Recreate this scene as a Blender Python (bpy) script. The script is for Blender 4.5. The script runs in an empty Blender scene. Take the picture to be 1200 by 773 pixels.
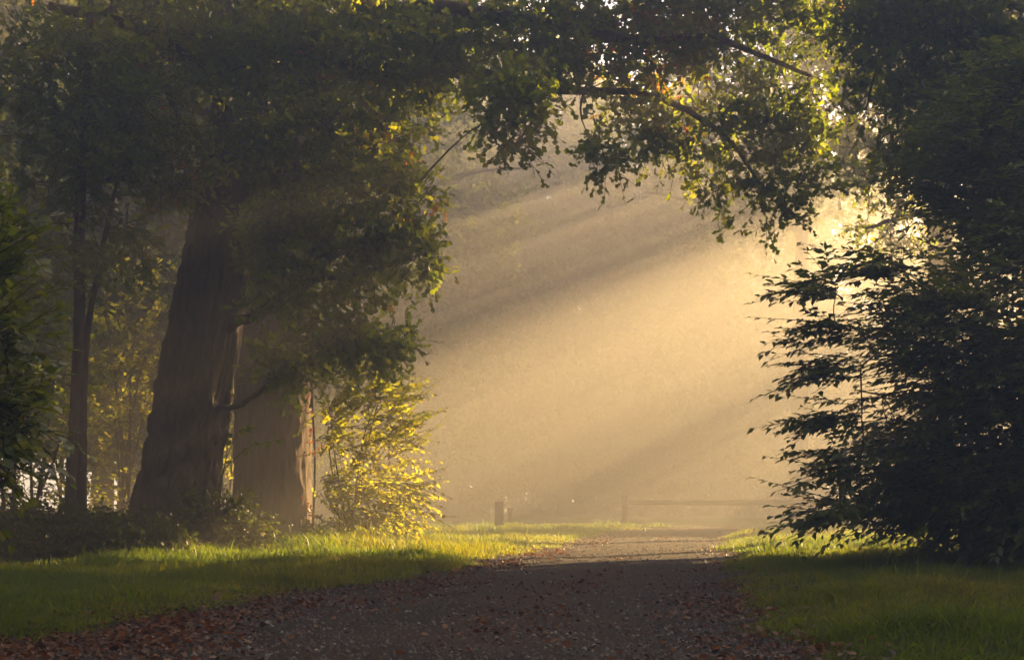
import bpy, math
import numpy as np

# ------------------------------------------------------------------ camera, sky, sun, exposure
scene = bpy.context.scene
COL = scene.collection
F, CX, HY, CH = 1667.0, 600.0, 588.0, 0.70     # focal length in photo pixels, horizon line, camera height

cam_data = bpy.data.cameras.new("camera")
cam = bpy.data.objects.new("camera", cam_data)
COL.objects.link(cam)
cam.location = (0, 0, CH)
cam.rotation_euler = (math.radians(90), 0, 0)
cam_data.lens = 50.0
cam_data.sensor_width = 36.0
cam_data.shift_y = (HY - 386.5) / 1200.0
cam_data.clip_end = 2000
scene.camera = cam

SUN_EL, SUN_AZ = math.radians(20), math.radians(45)
world = bpy.data.worlds.new("World")
scene.world = world
world.use_nodes = True
wn = world.node_tree
bg = wn.nodes["Background"]
sky = wn.nodes.new("ShaderNodeTexSky")
sky.sky_type = 'NISHITA'
sky.sun_disc = False
sky.sun_elevation = SUN_EL
sky.sun_rotation = SUN_AZ
sky.air_density = 0.3
sky.ozone_density = 0.3
sky.dust_density = 0.9
wn.links.new(sky.outputs[0], bg.inputs[0])
bg.inputs[1].default_value = 0.05

sd = bpy.data.lights.new("sun", 'SUN')
sd.energy = 5.0
sd.angle = math.radians(0.5)
sd.color = (1.0, 0.65, 0.27)
sun = bpy.data.objects.new("sun", sd)
COL.objects.link(sun)
sun.location = (30, 30, 30)
sun.rotation_euler = (math.radians(90) - SUN_EL, 0, math.pi - SUN_AZ)

vs = scene.view_settings
vs.view_transform = 'Standard'
vs.look = 'None'
vs.exposure = 3.8
vs.gamma = 1.0
vs.use_curve_mapping = False
cy = scene.cycles
cy.use_denoising = True
cy.use_adaptive_sampling = False
cy.max_bounces = 6
cy.diffuse_bounces = 2
cy.glossy_bounces = 1
cy.transmission_bounces = 3
cy.volume_bounces = 0
cy.transparent_max_bounces = 4
cy.sample_clamp_indirect = 4.0
cy.caustics_reflective = False
cy.caustics_refractive = False

# ------------------------------------------------------------------ helpers
R = np.random.default_rng(11)


def at(px, py, d):
    """world point seen at photo pixel (px, py) at depth d"""
    return np.array([(px - CX) / F * d, d, CH + (HY - py) / F * d])


def norm(v):
    v = np.asarray(v, float)
    return v / np.maximum(np.linalg.norm(v, axis=-1, keepdims=True), 1e-9)


def hash2(ix, iy, s):
    n = np.sin(ix * 127.1 + iy * 311.7 + s * 74.7) * 43758.5453
    return n - np.floor(n)


def noise2(x, y, s=0):
    x = np.asarray(x, float); y = np.asarray(y, float)
    ix, iy = np.floor(x), np.floor(y)
    fx, fy = x - ix, y - iy
    fx = fx * fx * (3 - 2 * fx); fy = fy * fy * (3 - 2 * fy)
    a = hash2(ix, iy, s) * (1 - fx) + hash2(ix + 1, iy, s) * fx
    b = hash2(ix, iy + 1, s) * (1 - fx) + hash2(ix + 1, iy + 1, s) * fx
    return a * (1 - fy) + b * fy


def make_mesh(name, V, faces, tint=None, smooth=False):
    """faces: list of (n,k) int arrays; tint: per-vertex float"""
    V = np.ascontiguousarray(V, dtype=np.float32)
    me = bpy.data.meshes.new(name)
    me.vertices.add(len(V))
    me.vertices.foreach_set("co", V.ravel())
    faces = [np.asarray(f, dtype=np.int32) for f in faces if len(f)]
    loops = np.concatenate([f.ravel() for f in faces])
    sizes = np.concatenate([np.full(len(f), f.shape[1], np.int32) for f in faces])
    starts = np.concatenate([[0], np.cumsum(sizes)[:-1]]).astype(np.int32)
    me.loops.add(len(loops))
    me.loops.foreach_set("vertex_index", loops)
    me.polygons.add(len(sizes))
    me.polygons.foreach_set("loop_start", starts)
    if smooth:
        me.polygons.foreach_set("use_smooth", np.ones(len(sizes), dtype=bool))
    if tint is not None:
        at_ = me.attributes.new("tint", 'FLOAT', 'POINT')
        at_.data.foreach_set("value", np.ascontiguousarray(tint, dtype=np.float32))
    me.update(calc_edges=True)
    return me


def link(name, me, mat=None, parent=None, kind=None, label=None, cat=None, group=None):
    o = bpy.data.objects.new(name, me)
    COL.objects.link(o)
    if mat is not None and not me.materials:
        me.materials.append(mat)
    if parent is not None:
        o.parent = parent
        o.matrix_parent_inverse = parent.matrix_world.inverted() if False else parent_inverse(parent)
    tag(o, label, cat, group, kind)
    return o


def parent_inverse(p):
    from mathutils import Matrix
    return Matrix.Translation(-p.location) if p.rotation_euler.z == 0 else Matrix.Identity(4)


def tag(o, label=None, cat=None, group=None, kind=None):
    if label: o["label"] = label
    if cat: o["category"] = cat
    if group: o["group"] = group
    if kind: o["kind"] = kind
    return o


def thing(name, loc, label, cat, group=None):
    o = bpy.data.objects.new(name, None)
    o.empty_display_size = 0.3
    COL.objects.link(o)
    o.location = tuple(float(c) for c in loc)
    return tag(o, label, cat, group)


def tubes(P, Rd, sides):
    """P (N,K,3) polylines, Rd (N,K) radii -> verts, quads"""
    N, K, _ = P.shape
    T = np.empty_like(P)
    T[:, 1:-1] = P[:, 2:] - P[:, :-2]
    T[:, 0] = P[:, 1] - P[:, 0]
    T[:, -1] = P[:, -1] - P[:, -2]
    T = norm(T)
    ref = np.where(np.abs(T[:, :1, 2:3]) > 0.85, np.array([1.0, 0, 0]), np.array([0, 0, 1.0]))
    ref = np.broadcast_to(ref, T.shape)
    A = norm(np.cross(T, ref)); B = np.cross(T, A)
    ang = np.linspace(0, 2 * np.pi, sides, endpoint=False)
    V = P[:, :, None] + Rd[:, :, None, None] * (A[:, :, None] * np.cos(ang)[:, None] + B[:, :, None] * np.sin(ang)[:, None])
    base = (np.arange(N) * K * sides)[:, None, None] + (np.arange(K - 1) * sides)[None, :, None]
    j = np.arange(sides)[None, None, :]
    jn = (np.arange(sides) + 1) % sides
    jn = jn[None, None, :]
    Q = np.stack([base + j, base + jn, base + jn + sides, base + j + sides], -1).reshape(-1, 4)
    return V.reshape(-1, 3), Q


def smooth_line(pts, n):
    """Catmull-Rom through the control points (any width), n samples"""
    pts = np.asarray(pts, float)
    p = np.vstack([2 * pts[0] - pts[1], pts, 2 * pts[-1] - pts[-2]])
    t = np.linspace(0, len(pts) - 1 - 1e-6, n)
    i = t.astype(int); f = (t - i)[:, None]
    a, b, c, d = p[i], p[i + 1], p[i + 2], p[i + 3]
    return 0.5 * (2 * b + (c - a) * f + (2 * a - 5 * b + 4 * c - d) * f ** 2 + (3 * b - a - 3 * c + d) * f ** 3)


# leaf templates: length along +X, normal +Z
def tpl_oval(w=0.27, fold=0.06, droop=0.10):
    V = [(0, 0, 0), (.33, 0, 0), (.68, 0, -droop * .4), (1, 0, -droop),
         (.26, w, fold), (.62, w * .92, fold - droop * .3), (.26, -w, fold), (.62, -w * .92, fold - droop * .3)]
    T = [(0, 1, 4), (1, 2, 5), (1, 5, 4), (2, 3, 5), (0, 6, 1), (1, 7, 2), (1, 6, 7), (2, 7, 3)]
    return np.array(V, float), np.array(T)


def tpl_lobed():
    V = [(0, 0, 0), (.5, 0, 0), (1, 0, -.06)]
    T = []
    for s in (1, -1):
        b = len(V)
        V += [(.30, .22 * s, .04), (.46, .09 * s, .02), (.74, .29 * s, .02)]
        tr = [(0, 1, b), (b, 1, b + 1), (b + 1, 1, b + 2), (b + 2, 1, 2)]
        T += [t if s > 0 else t[::-1] for t in tr]
    return np.array(V, float), np.array(T)


def lean(tpl):
    """a four-triangle leaf of the same length, width, fold and droop"""
    V = tpl[0]
    w, f, d = V[:, 1].max(), V[:, 2].max(), -V[:, 2].min()
    L = [(0, 0, 0), (.48, 0, -.2 * d), (1, 0, -d), (.42, w * 1.04, f), (.46, -w * 1.04, f)]
    return np.array(L, float), np.array([(0, 1, 3), (1, 2, 3), (0, 4, 1), (1, 4, 2)])


def tpl_diamond(w=0.3, fold=0.08):
    V = [(0, 0, 0), (.5, w, fold), (1, 0, -.05), (.45, -w, fold)]
    return np.array(V, float), np.array([(0, 2, 1), (0, 3, 2)])


def tpl_tri():
    return np.array([(0, 0, 0), (.55, .3, .05), (1, -.06, -.04), (.4, -.3, .06)], float), np.array([(0, 3, 2), (0, 2, 1)])


def leaves(tpl, pos, d, n, size, tint):
    V, T = tpl
    d = norm(d)
    n = norm(n - d * np.sum(n * d, -1, keepdims=True))
    s = np.cross(n, d)
    M = np.stack([d, s, n], 1)                       # rows: local axes
    W = pos[:, None] + np.einsum('vk,nkc->nvc', V, M) * size[:, None, None]
    F_ = (np.arange(len(pos)) * len(V))[:, None, None] + T[None]
    return W.reshape(-1, 3), F_.reshape(-1, 3), np.repeat(tint, len(V))


def rnd_dir(n, rng=None):
    return norm((rng or R).normal(size=(n, 3)))


# ------------------------------------------------------------------ materials
def new_mat(name):
    m = bpy.data.materials.new(name)
    m.use_nodes = True
    nt = m.node_tree
    nt.nodes.clear()
    out = nt.nodes.new("ShaderNodeOutputMaterial")
    return m, nt, out


def ramp(nt, stops):
    r = nt.nodes.new("ShaderNodeValToRGB")
    el = r.color_ramp.elements
    while len(el) < len(stops): el.new(0.5)
    for e, (p, c) in zip(el, stops):
        e.position = p; e.color = (*c, 1)
    return r


def leaf_mat(name, stops, trans=0.5, tmul=(2.4, 2.1, 0.6), rough=0.5, spec=0.4):
    m, nt, out = new_mat(name)
    L = nt.links.new
    a = nt.nodes.new("ShaderNodeAttribute"); a.attribute_name = "tint"
    r = ramp(nt, stops); L(a.outputs["Fac"], r.inputs[0])
    p = nt.nodes.new("ShaderNodeBsdfPrincipled")
    p.inputs["Roughness"].default_value = rough
    p.inputs["Specular IOR Level"].default_value = spec
    L(r.outputs[0], p.inputs["Base Color"])
    mul = nt.nodes.new("ShaderNodeMix"); mul.data_type = 'RGBA'; mul.blend_type = 'MULTIPLY'
    mul.clamp_result = False
    mul.inputs[0].default_value = 1.0
    L(r.outputs[0], mul.inputs[6]); mul.inputs[7].default_value = (*tmul, 1)
    t = nt.nodes.new("ShaderNodeBsdfTranslucent"); L(mul.outputs[2], t.inputs[0])
    mx = nt.nodes.new("ShaderNodeMixShader"); mx.inputs[0].default_value = trans
    L(p.outputs[0], mx.inputs[1]); L(t.outputs[0], mx.inputs[2]); L(mx.outputs[0], out.inputs[0])
    return m


def noise_mat(name, stops, scale=4.0, detail=8, rough=0.9, bump=0.3, stretch=(1, 1, 1), spec=0.2, dist=0.02, coord='Object'):
    m, nt, out = new_mat(name)
    L = nt.links.new
    tc = nt.nodes.new("ShaderNodeTexCoord")
    mp = nt.nodes.new("ShaderNodeMapping"); mp.inputs[3].default_value = stretch
    L(tc.outputs[coord], mp.inputs[0])
    n = nt.nodes.new("ShaderNodeTexNoise"); n.inputs["Scale"].default_value = scale; n.inputs["Detail"].default_value = detail
    n.inputs["Roughness"].default_value = 0.65
    L(mp.outputs[0], n.inputs[0])
    r = ramp(nt, stops); L(n.outputs[0], r.inputs[0])
    p = nt.nodes.new("ShaderNodeBsdfPrincipled"); p.inputs["Roughness"].default_value = rough
    p.inputs["Specular IOR Level"].default_value = spec
    L(r.outputs[0], p.inputs["Base Color"])
    b = nt.nodes.new("ShaderNodeBump"); b.inputs["Strength"].default_value = bump; b.inputs["Distance"].default_value = dist
    L(n.outputs[0], b.inputs["Height"]); L(b.outputs[0], p.inputs["Normal"])
    L(p.outputs[0], out.inputs[0])
    return m


GREEN = [(0, (.020, .042, .010)), (.5, (.040, .075, .016)), (.86, (.075, .105, .020)), (1, (.20, .085, .02))]
M_oak = leaf_mat("oak_leaf", [(0, (.042, .072, .010)), (.5, (.072, .105, .014)), (.955, (.115, .13, .018)), (1, (.22, .08, .03))], .64, tmul=(3.2, 2.7, .5), spec=.3)
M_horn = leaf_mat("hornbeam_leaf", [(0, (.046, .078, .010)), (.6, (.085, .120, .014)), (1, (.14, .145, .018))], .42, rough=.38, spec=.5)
M_sunlit = leaf_mat("sunlit_hornbeam_leaf", [(0, (.085, .12, .018)), (.6, (.13, .16, .022)), (1, (.20, .19, .028))], .74, tmul=(3.0, 2.5, .5))  # leaf colours lightened to paint sunlight onto the sunlit shrubs
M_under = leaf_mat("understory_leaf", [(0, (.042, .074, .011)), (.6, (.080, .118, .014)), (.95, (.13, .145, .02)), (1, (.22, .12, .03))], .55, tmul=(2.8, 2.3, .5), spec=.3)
M_bramble = leaf_mat("bramble_leaf", [(0, (.032, .052, .010)), (.6, (.055, .074, .013)), (.9, (.085, .075, .018)), (1, (.16, .07, .02))], .4, spec=.3)
M_far = leaf_mat("woodland_leaf", [(0, (.040, .065, .018)), (.6, (.060, .085, .022)), (1, (.09, .10, .026))], .35, tmul=(1.6, 1.4, .5), spec=.1, rough=.8)
M_red = leaf_mat("red_creeper_leaf", [(0, (.085, .030, .014)), (.6, (.14, .050, .018)), (1, (.17, .095, .03))], .45, tmul=(1.5, 1.1, .7))
M_grass = leaf_mat("grass_blade", [(0, (.017, .042, .008)), (.6, (.045, .076, .011)), (1, (.10, .10, .024))], .6, tmul=(4.0, 3.3, .5), rough=.45)
M_litter = leaf_mat("dead_leaf", [(0, (.032, .018, .011)), (.4, (.080, .038, .018)), (.75, (.145, .065, .026)), (1, (.20, .12, .055))], .35, tmul=(1.6, 1.1, .8), rough=.55)
M_bark = noise_mat("oak_bark", [(.25, (.035, .026, .018)), (.55, (.085, .064, .046)), (.8, (.13, .105, .08))], 5, 9, bump=.9, stretch=(3, 3, 1.1), dist=.03)
M_lime = noise_mat("misted_lime_bark", [(.25, (.050, .035, .023)), (.55, (.105, .077, .052)), (.8, (.15, .115, .08))], 5, 9, bump=.8, stretch=(3, 3, .55), dist=.03)  # a little paler than the oak: mist veil put into the bark colour
M_twig = noise_mat("twig_bark", [(.3, (.04, .03, .022)), (.7, (.09, .07, .05))], 12, 4, bump=.3)
M_wood = noise_mat("weathered_post_wood", [(.3, (.035, .028, .02)), (.7, (.08, .065, .05))], 10, 5, bump=.4, stretch=(3, 3, .4))

# ------------------------------------------------------------------ ground, path
LEFT = np.array([(-30, -6.5), (0, -3.2), (6.3, -2.65), (7.9, -2.23), (10.4, -1.87), (12, -1.3), (14, -.85), (16.2, -.39), (18.8, .0),
                 (22, .67), (27.8, 1.6), (33, 2.3), (38, 3.6), (42, 6.0), (44.5, 10), (46, 20), (46.5, 60)])
RIGHT = np.array([(-30, -1.2), (0, .55), (6.3, 1.19), (8, 1.42), (10.4, 1.72), (14, 2.2), (18.8, 2.78), (22.4, 3.2), (28, 4.2), (33, 5.2), (36.5, 6.2),
                  (39, 7.6), (41, 11), (42, 20), (42.5, 60)])


def wob(y, s):
    return (noise2(y * 1.3, 0 * y + s, s) - .5) * .35 + (noise2(y * 4.1, 0 * y + s, s + 1) - .5) * .16


def edge_l(y): return np.interp(y, LEFT[:, 0], LEFT[:, 1]) + wob(np.asarray(y, float), 3)
def edge_r(y): return np.interp(y, RIGHT[:, 0], RIGHT[:, 1]) + wob(np.asarray(y, float), 9)


def outside(x, y):
    """>0 off the path (metres), <0 on it"""
    return np.maximum(edge_l(y) - x, x - edge_r(y))


def gz(x, y):
    x = np.asarray(x, float); y = np.asarray(y, float)
    e = outside(x, y)
    s = np.clip((e + .15) / .8, 0, 1); s = s * s * (3 - 2 * s)
    bank = np.clip((e - 1.0) / 5, 0, 1) * .06
    near = np.clip(1 - np.abs(y - 20) / 90, 0, 1)
    z = -.03 + s * .055 + s * (noise2(x * .9, y * .6, 5) - .5) * .07 + s * (noise2(x * 3, y * 3, 6) - .5) * .03 + bank
    z = z + (1 - s) * ((noise2(x * .7, y * .5, 8) - .5) * .03)
    return z * near + (1 - near) * .0


xs = np.concatenate([-np.geomspace(160, 12.2, 26), np.arange(-12, 12.01, .16), np.geomspace(12.2, 160, 26)])
ys = np.concatenate([np.linspace(-80, 2, 18), np.arange(3, 48, .18), np.geomspace(48.3, 170, 32)])
GX, GY = np.meshgrid(xs, ys)
V = np.stack([GX, GY, gz(GX, GY)], -1).reshape(-1, 3)
nx = len(xs)
ii = (np.arange(len(ys) - 1)[:, None] * nx + np.arange(nx - 1)[None]).ravel()
Q = np.stack([ii, ii + 1, ii + nx + 1, ii + nx], -1)
# cover: 1 = turf, 0 = woodland floor under the trees
turf = np.clip((V[:, 0] - np.where(V[:, 1] < 30, -4.6 + (V[:, 1] - 10) * .09, -3.2)) * .8 + .5, 0, 1)
turf *= np.clip((12 - V[:, 0] + np.clip(V[:, 1] - 24, 0, 99) * 3) * .6, 0, 1)
me = make_mesh("ground", V, [Q], tint=turf, smooth=True)

m, nt, out = new_mat("turf_and_woodland_floor")
Lk = nt.links.new
tc = nt.nodes.new("ShaderNodeTexCoord")
n1 = nt.nodes.new("ShaderNodeTexNoise"); n1.inputs["Scale"].default_value = 3.5; n1.inputs["Detail"].default_value = 10; Lk(tc.outputs["Object"], n1.inputs[0])
n2 = nt.nodes.new("ShaderNodeTexNoise"); n2.inputs["Scale"].default_value = 40; n2.inputs["Detail"].default_value = 6; Lk(tc.outputs["Object"], n2.inputs[0])
rg = ramp(nt, [(.3, (.018, .030, .008)), (.5, (.035, .058, .012)), (.75, (.065, .080, .020))]); Lk(n1.outputs[0], rg.inputs[0])
rb = ramp(nt, [(.3, (.018, .011, .007)), (.55, (.045, .026, .014)), (.8, (.09, .05, .025))]); Lk(n2.outputs[0], rb.inputs[0])
aa = nt.nodes.new("ShaderNodeAttribute"); aa.attribute_name = "tint"
mx = nt.nodes.new("ShaderNodeMix"); mx.data_type = 'RGBA'
Lk(aa.outputs["Fac"], mx.inputs[0]); Lk(rb.outputs[0], mx.inputs[6]); Lk(rg.outputs[0], mx.inputs[7])
p = nt.nodes.new("ShaderNodeBsdfPrincipled"); p.inputs["Roughness"].default_value = .95; p.inputs["Specular IOR Level"].default_value = .1
Lk(mx.outputs[2], p.inputs["Base Color"])
bp = nt.nodes.new("ShaderNodeBump"); bp.inputs["Strength"].default_value = .7; bp.inputs["Distance"].default_value = .03
Lk(n2.outputs[0], bp.inputs["Height"]); Lk(bp.outputs[0], p.inputs["Normal"]); Lk(p.outputs[0], out.inputs[0])
link("ground", me, m, kind="structure")

# path sheet
py_ = np.concatenate([np.linspace(-30, 4.8, 14), np.arange(5, 47, .12)])
u = np.linspace(-.04, 1.04, 46)
el, er = edge_l(py_), edge_r(py_)
PX = el[:, None] + (er - el)[:, None] * u[None]
PX = np.minimum(PX, 11.8 + .4 * np.sin(py_ * 3)[:, None])
PY = np.repeat(py_[:, None], len(u), 1)
keep = py_ < 42.4
PX, PY = PX[keep], PY[keep]
PZ = gz(PX, PY) + .006 + (noise2(PX * 9, PY * 9, 21) - .5) * .012 * (np.abs(u - .5) < .47)[None]
PZ += .012 * np.sin(np.pi * np.clip(u, 0, 1))[None]
V = np.stack([PX, PY, PZ], -1).reshape(-1, 3)
nu = len(u)
ii = (np.arange(len(PX) - 1)[:, None] * nu + np.arange(nu - 1)[None]).ravel()
Q = np.stack([ii, ii + 1, ii + nu + 1, ii + nu], -1)
M_path = noise_mat("dark_gravel", [(.30, (.010, .0075, .006)), (.48, (.021, .0155, .0115)), (.62, (.037, .027, .020)), (.8, (.085, .065, .05))], 26, 10, bump=1.0, dist=.03, rough=.85)
pn = M_path.node_tree
pr_ = next(n for n in pn.nodes if n.type == 'BSDF_PRINCIPLED')
src = pr_.inputs["Base Color"].links[0].from_socket
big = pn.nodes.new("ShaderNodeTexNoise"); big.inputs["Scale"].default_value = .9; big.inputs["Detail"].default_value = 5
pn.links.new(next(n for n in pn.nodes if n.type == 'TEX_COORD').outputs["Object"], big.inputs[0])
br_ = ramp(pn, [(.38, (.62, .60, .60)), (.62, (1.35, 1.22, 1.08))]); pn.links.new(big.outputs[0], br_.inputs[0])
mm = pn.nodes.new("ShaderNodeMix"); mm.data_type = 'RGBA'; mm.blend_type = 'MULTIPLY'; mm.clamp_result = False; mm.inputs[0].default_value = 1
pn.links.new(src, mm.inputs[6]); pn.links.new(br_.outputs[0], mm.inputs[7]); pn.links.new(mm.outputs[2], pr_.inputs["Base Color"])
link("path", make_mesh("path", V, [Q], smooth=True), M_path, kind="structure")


def zpath(x, y):
    return gz(x, y) + .018


def scatter(n, x0, x1, y0, y1, rng, power=1.0):
    """points denser towards the near end (about even in the picture)"""
    t = rng.random(n)
    y = y0 * (y1 / y0) ** (t ** power)
    x = x0 * y / y1 + (x1 - x0) * y / y1 * rng.random(n)
    return x, y


# gravel chips
rg_ = np.random.default_rng(5)
x, y = scatter(52000, -16.5, 16.5, 5.6, 40, rg_)
k = outside(x, y) < -.02; x, y = x[k], y[k]
n = len(x)
oct_ = (np.array([(-.5, 0, 0), (.5, .1, 0), (0, .5, 0), (.05, -.5, 0), (0, 0, .5)], float), np.array([(1, 2, 4), (2, 0, 4), (0, 3, 4), (3, 1, 4)]))
dd = rnd_dir(n, rg_); dd[:, 2] *= .2
nn = np.array([0, 0, 1.]) + rg_.normal(size=(n, 3)) * .25
V, T, t = leaves(oct_, np.stack([x, y, zpath(x, y) - .004], -1), dd, nn, (.009 + .026 * rg_.random(n) ** 2.0) * (1 + y * .012), rg_.random(n))
m = leaf_mat("gravel_chip", [(0, (.012, .009, .007)), (.55, (.027, .021, .016)), (.9, (.058, .048, .040)), (1, (.19, .18, .16))], 0.0, rough=.6, spec=.4)  # palest chips paint glints into the gravel
link("gravel", make_mesh("gravel", V, [T], tint=t), m, kind="stuff")

# leaf litter on the path (thick along the left side) and a little on the verges
x, y = scatter(150000, -16.5, 16.5, 5.6, 40, rg_)
e = outside(x, y)
wl = np.clip((x - edge_l(y)) / np.maximum(edge_r(y) - edge_l(y), .1), 0, 1)
pr = np.where(e < 0, .07 + .75 * np.exp(-(wl / .22) ** 2) + .35 * np.exp(-((1 - wl) / .10) ** 2), .5 * np.exp(-e / .22) + .03)
pr *= 1 - (e < 0) * (.75 * np.exp(-((wl - .40) / .075) ** 2) + .75 * np.exp(-((wl - .76) / .075) ** 2))
pr += (e < 0) * .10 * np.exp(-((wl - .58) / .07) ** 2)
pr *= .15 + 2.2 * noise2(x * 1.6, y * 1.0, 31) ** 2
k = rg_.random(len(x)) < pr; x, y, e = x[k], y[k], e[k]
n = len(x)
dd = rnd_dir(n, rg_); dd[:, 2] *= .35
nn = np.array([0, 0, 1.]) + rg_.normal(size=(n, 3)) * .45
sz = (.014 + .036 * rg_.random(n) ** 1.6) * (1 + y * .008)
V, T, t = leaves(tpl_oval(.33, .10, .18), np.stack([x, y, np.where(e < 0, zpath(x, y), gz(x, y) + .02) + .004 + .012 * rg_.random(n)], -1), dd, nn, sz, rg_.random(n) ** 1.2)
# the leaves lie curled on the gravel
link("leaf_litter", make_mesh("leaf_litter", V, [T], tint=t), M_litter, kind="stuff")

# ------------------------------------------------------------------ grass
def grass_blades(n, x0, x1, y0, y1, rng, hmul=1.0):
    x, y = scatter(n, x0, x1, y0, y1, rng, .95)
    e = outside(x, y)
    wood = np.where(y < 30, -4.6 + (y - 10) * .09, -3.2) - .2
    pr = np.clip(e / .25 + .12, 0, 1) * np.clip((x - wood) * 1.2 + .6, 0.04, 1) * np.clip(1.9 * noise2(x * 1.3, y * 1.3, 41) - .05, .12, 1)
    pr = np.where((x > 5.2) & (y < 19), pr * .4, pr)
    k = rng.random(n) < pr
    x, y, e = x[k], y[k], e[k]
    n = len(x)
    clump = noise2(x * 1.7, y * 1.7, 42)
    h = (.035 + .055 * rng.random(n) + .15 * clump ** 3 + .16 * (rng.random(n) > .98) * clump) * np.clip(.45 + e * .8, .4, 1) * hmul
    h *= 1 + .55 * np.exp(-((y - 21) / 3) ** 2) * (x < 0)
    w = (.0024 + .0019 * rng.random(n)) * (1 + y * .034)
    az = rng.random(n) * 2 * np.pi
    lean = rng.normal(size=(n, 2)) * .55
    z = gz(x, y) - .01
    s = np.stack([np.cos(az), np.sin(az), 0 * az], -1)
    b = np.stack([x, y, z], -1)
    m1 = b + np.stack([lean[:, 0] * h * .35, lean[:, 1] * h * .35, h * .6], -1)
    tip = b + np.stack([lean[:, 0] * h * 1.1, lean[:, 1] * h * 1.1, h * (1 - .1 * np.hypot(lean[:, 0], lean[:, 1]))], -1)
    V = np.stack([b - s * w[:, None], b + s * w[:, None], m1 + s * w[:, None] * .8, m1 - s * w[:, None] * .8, tip], 1)
    i = np.arange(n)[:, None] * 5
    t = np.clip(.15 + .5 * noise2(x * .6, y * .6, 43) + .4 * rng.random(n) + .4 * (rng.random(n) > .97), 0, 1)
    return V.reshape(-1, 3), i + np.array([[0, 1, 2, 3]]), i + np.array([[3, 2, 4]]), np.repeat(t, 5)


rgr = np.random.default_rng(8)
V, Q, T, t = grass_blades(450000, -16, 16, 5.8, 40, rgr)
link("grass", make_mesh("grass", V, [Q, T], tint=t), M_grass, kind="stuff")

# ------------------------------------------------------------------ tree machinery
def sprays(P, D, rng, nl, length, size, planar=True, tpl=None, tw_r=.006, spread=.75, droop=.12, up=(0, 0, 1), tilt=.25, tint_pow=1.0, tint_clump=None):
    """leafy twigs: start points P, directions D -> twig tubes and leaf arrays (pos, dir, normal, size, tint)"""
    N = len(P)
    D = norm(D)
    ln = length * (.65 + .6 * rng.random(N))
    K = 3
    tt = np.linspace(0, 1, K)
    bend = rng.normal(size=(N, 3)) * .10 + np.array([0, 0, -droop])
    C = P[:, None] + D[:, None] * (tt[None, :, None] * ln[:, None, None]) + bend[:, None] * (tt ** 2)[None, :, None] * ln[:, None, None]
    rad = np.broadcast_to(tw_r * (1 - .75 * tt)[None], (N, K))
    up = norm(np.asarray(up, float) + rng.normal(size=(N, 3)) * tilt)
    side = norm(np.cross(D, up))
    upn = np.cross(side, D)
    t = (np.arange(nl) + .6) / nl
    t = np.clip(t[None] + rng.normal(size=(N, nl)) * .04, .04, 1)
    pos = P[:, None] + D[:, None] * (t * ln[:, None])[..., None] + bend[:, None] * (t ** 2 * ln[:, None])[..., None]
    sg = np.where(np.arange(nl) % 2 == 0, 1., -1.)[None, :, None]
    if planar:
        d = D[:, None] * .7 + side[:, None] * sg * spread * (1.1 - t[..., None] * .55) + rng.normal(size=(N, nl, 3)) * .16 + np.array([0, 0, -.12])
        nn = upn[:, None] + rng.normal(size=(N, nl, 3)) * .22
    else:
        d = D[:, None] * .55 + rng.normal(size=(N, nl, 3)) * .62
        nn = upn[:, None] * .6 + rng.normal(size=(N, nl, 3)) * .6
    sz = size * (.55 + .6 * rng.random((N, nl))) * (1.05 - .25 * t)
    tn = rng.random((N, nl)) ** tint_pow
    if tint_clump is not None:
        tn = np.clip(tn * .6 + tint_clump[:, None] * .5, 0, 1)
    return (C, rad), (pos.reshape(-1, 3), d.reshape(-1, 3), nn.reshape(-1, 3), sz.ravel(), tn.ravel())


def grow(limbs, anchors, rng, r_scale=.010, sag=.10, rmin=.006):
    """connect the anchors to the limbs by branches, nearest first -> (P (N,6,3), R (N,6)), end directions"""
    nodes = np.vstack([l[:, :3] for l in limbs])
    a = np.asarray(anchors)
    d0 = np.array([np.min(np.sum((nodes - p) ** 2, 1)) for p in a])
    order = np.argsort(d0)
    cap = len(nodes) + 3 * len(a)
    N = np.empty((cap, 3)); N[:len(nodes)] = nodes
    cnt = len(nodes)
    K = 6
    tt = np.linspace(0, 1, K)[:, None]
    Ps = np.empty((len(a), K, 3)); Rs = np.empty((len(a), K)); Ds = np.empty((len(a), 3))
    for q in order:
        p = a[q]
        j = np.argmin(np.sum((N[:cnt] - p) ** 2, 1))
        s = N[j]
        v = p - s
        L = np.linalg.norm(v) + 1e-6
        mid = rng.normal(size=3) * .10 * L + np.array([0, 0, sag * L])
        c = s + v * tt + mid * (4 * tt * (1 - tt)) * .7
        Ps[q] = c
        r0 = min(.004 + r_scale * L, .09)
        Rs[q] = np.linspace(max(r0, rmin), rmin, K)
        Ds[q] = norm(c[-1] - c[-3])
        N[cnt:cnt + 3] = c[2], c[4], c[5]
        cnt += 3
    return (Ps, Rs), Ds


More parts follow.
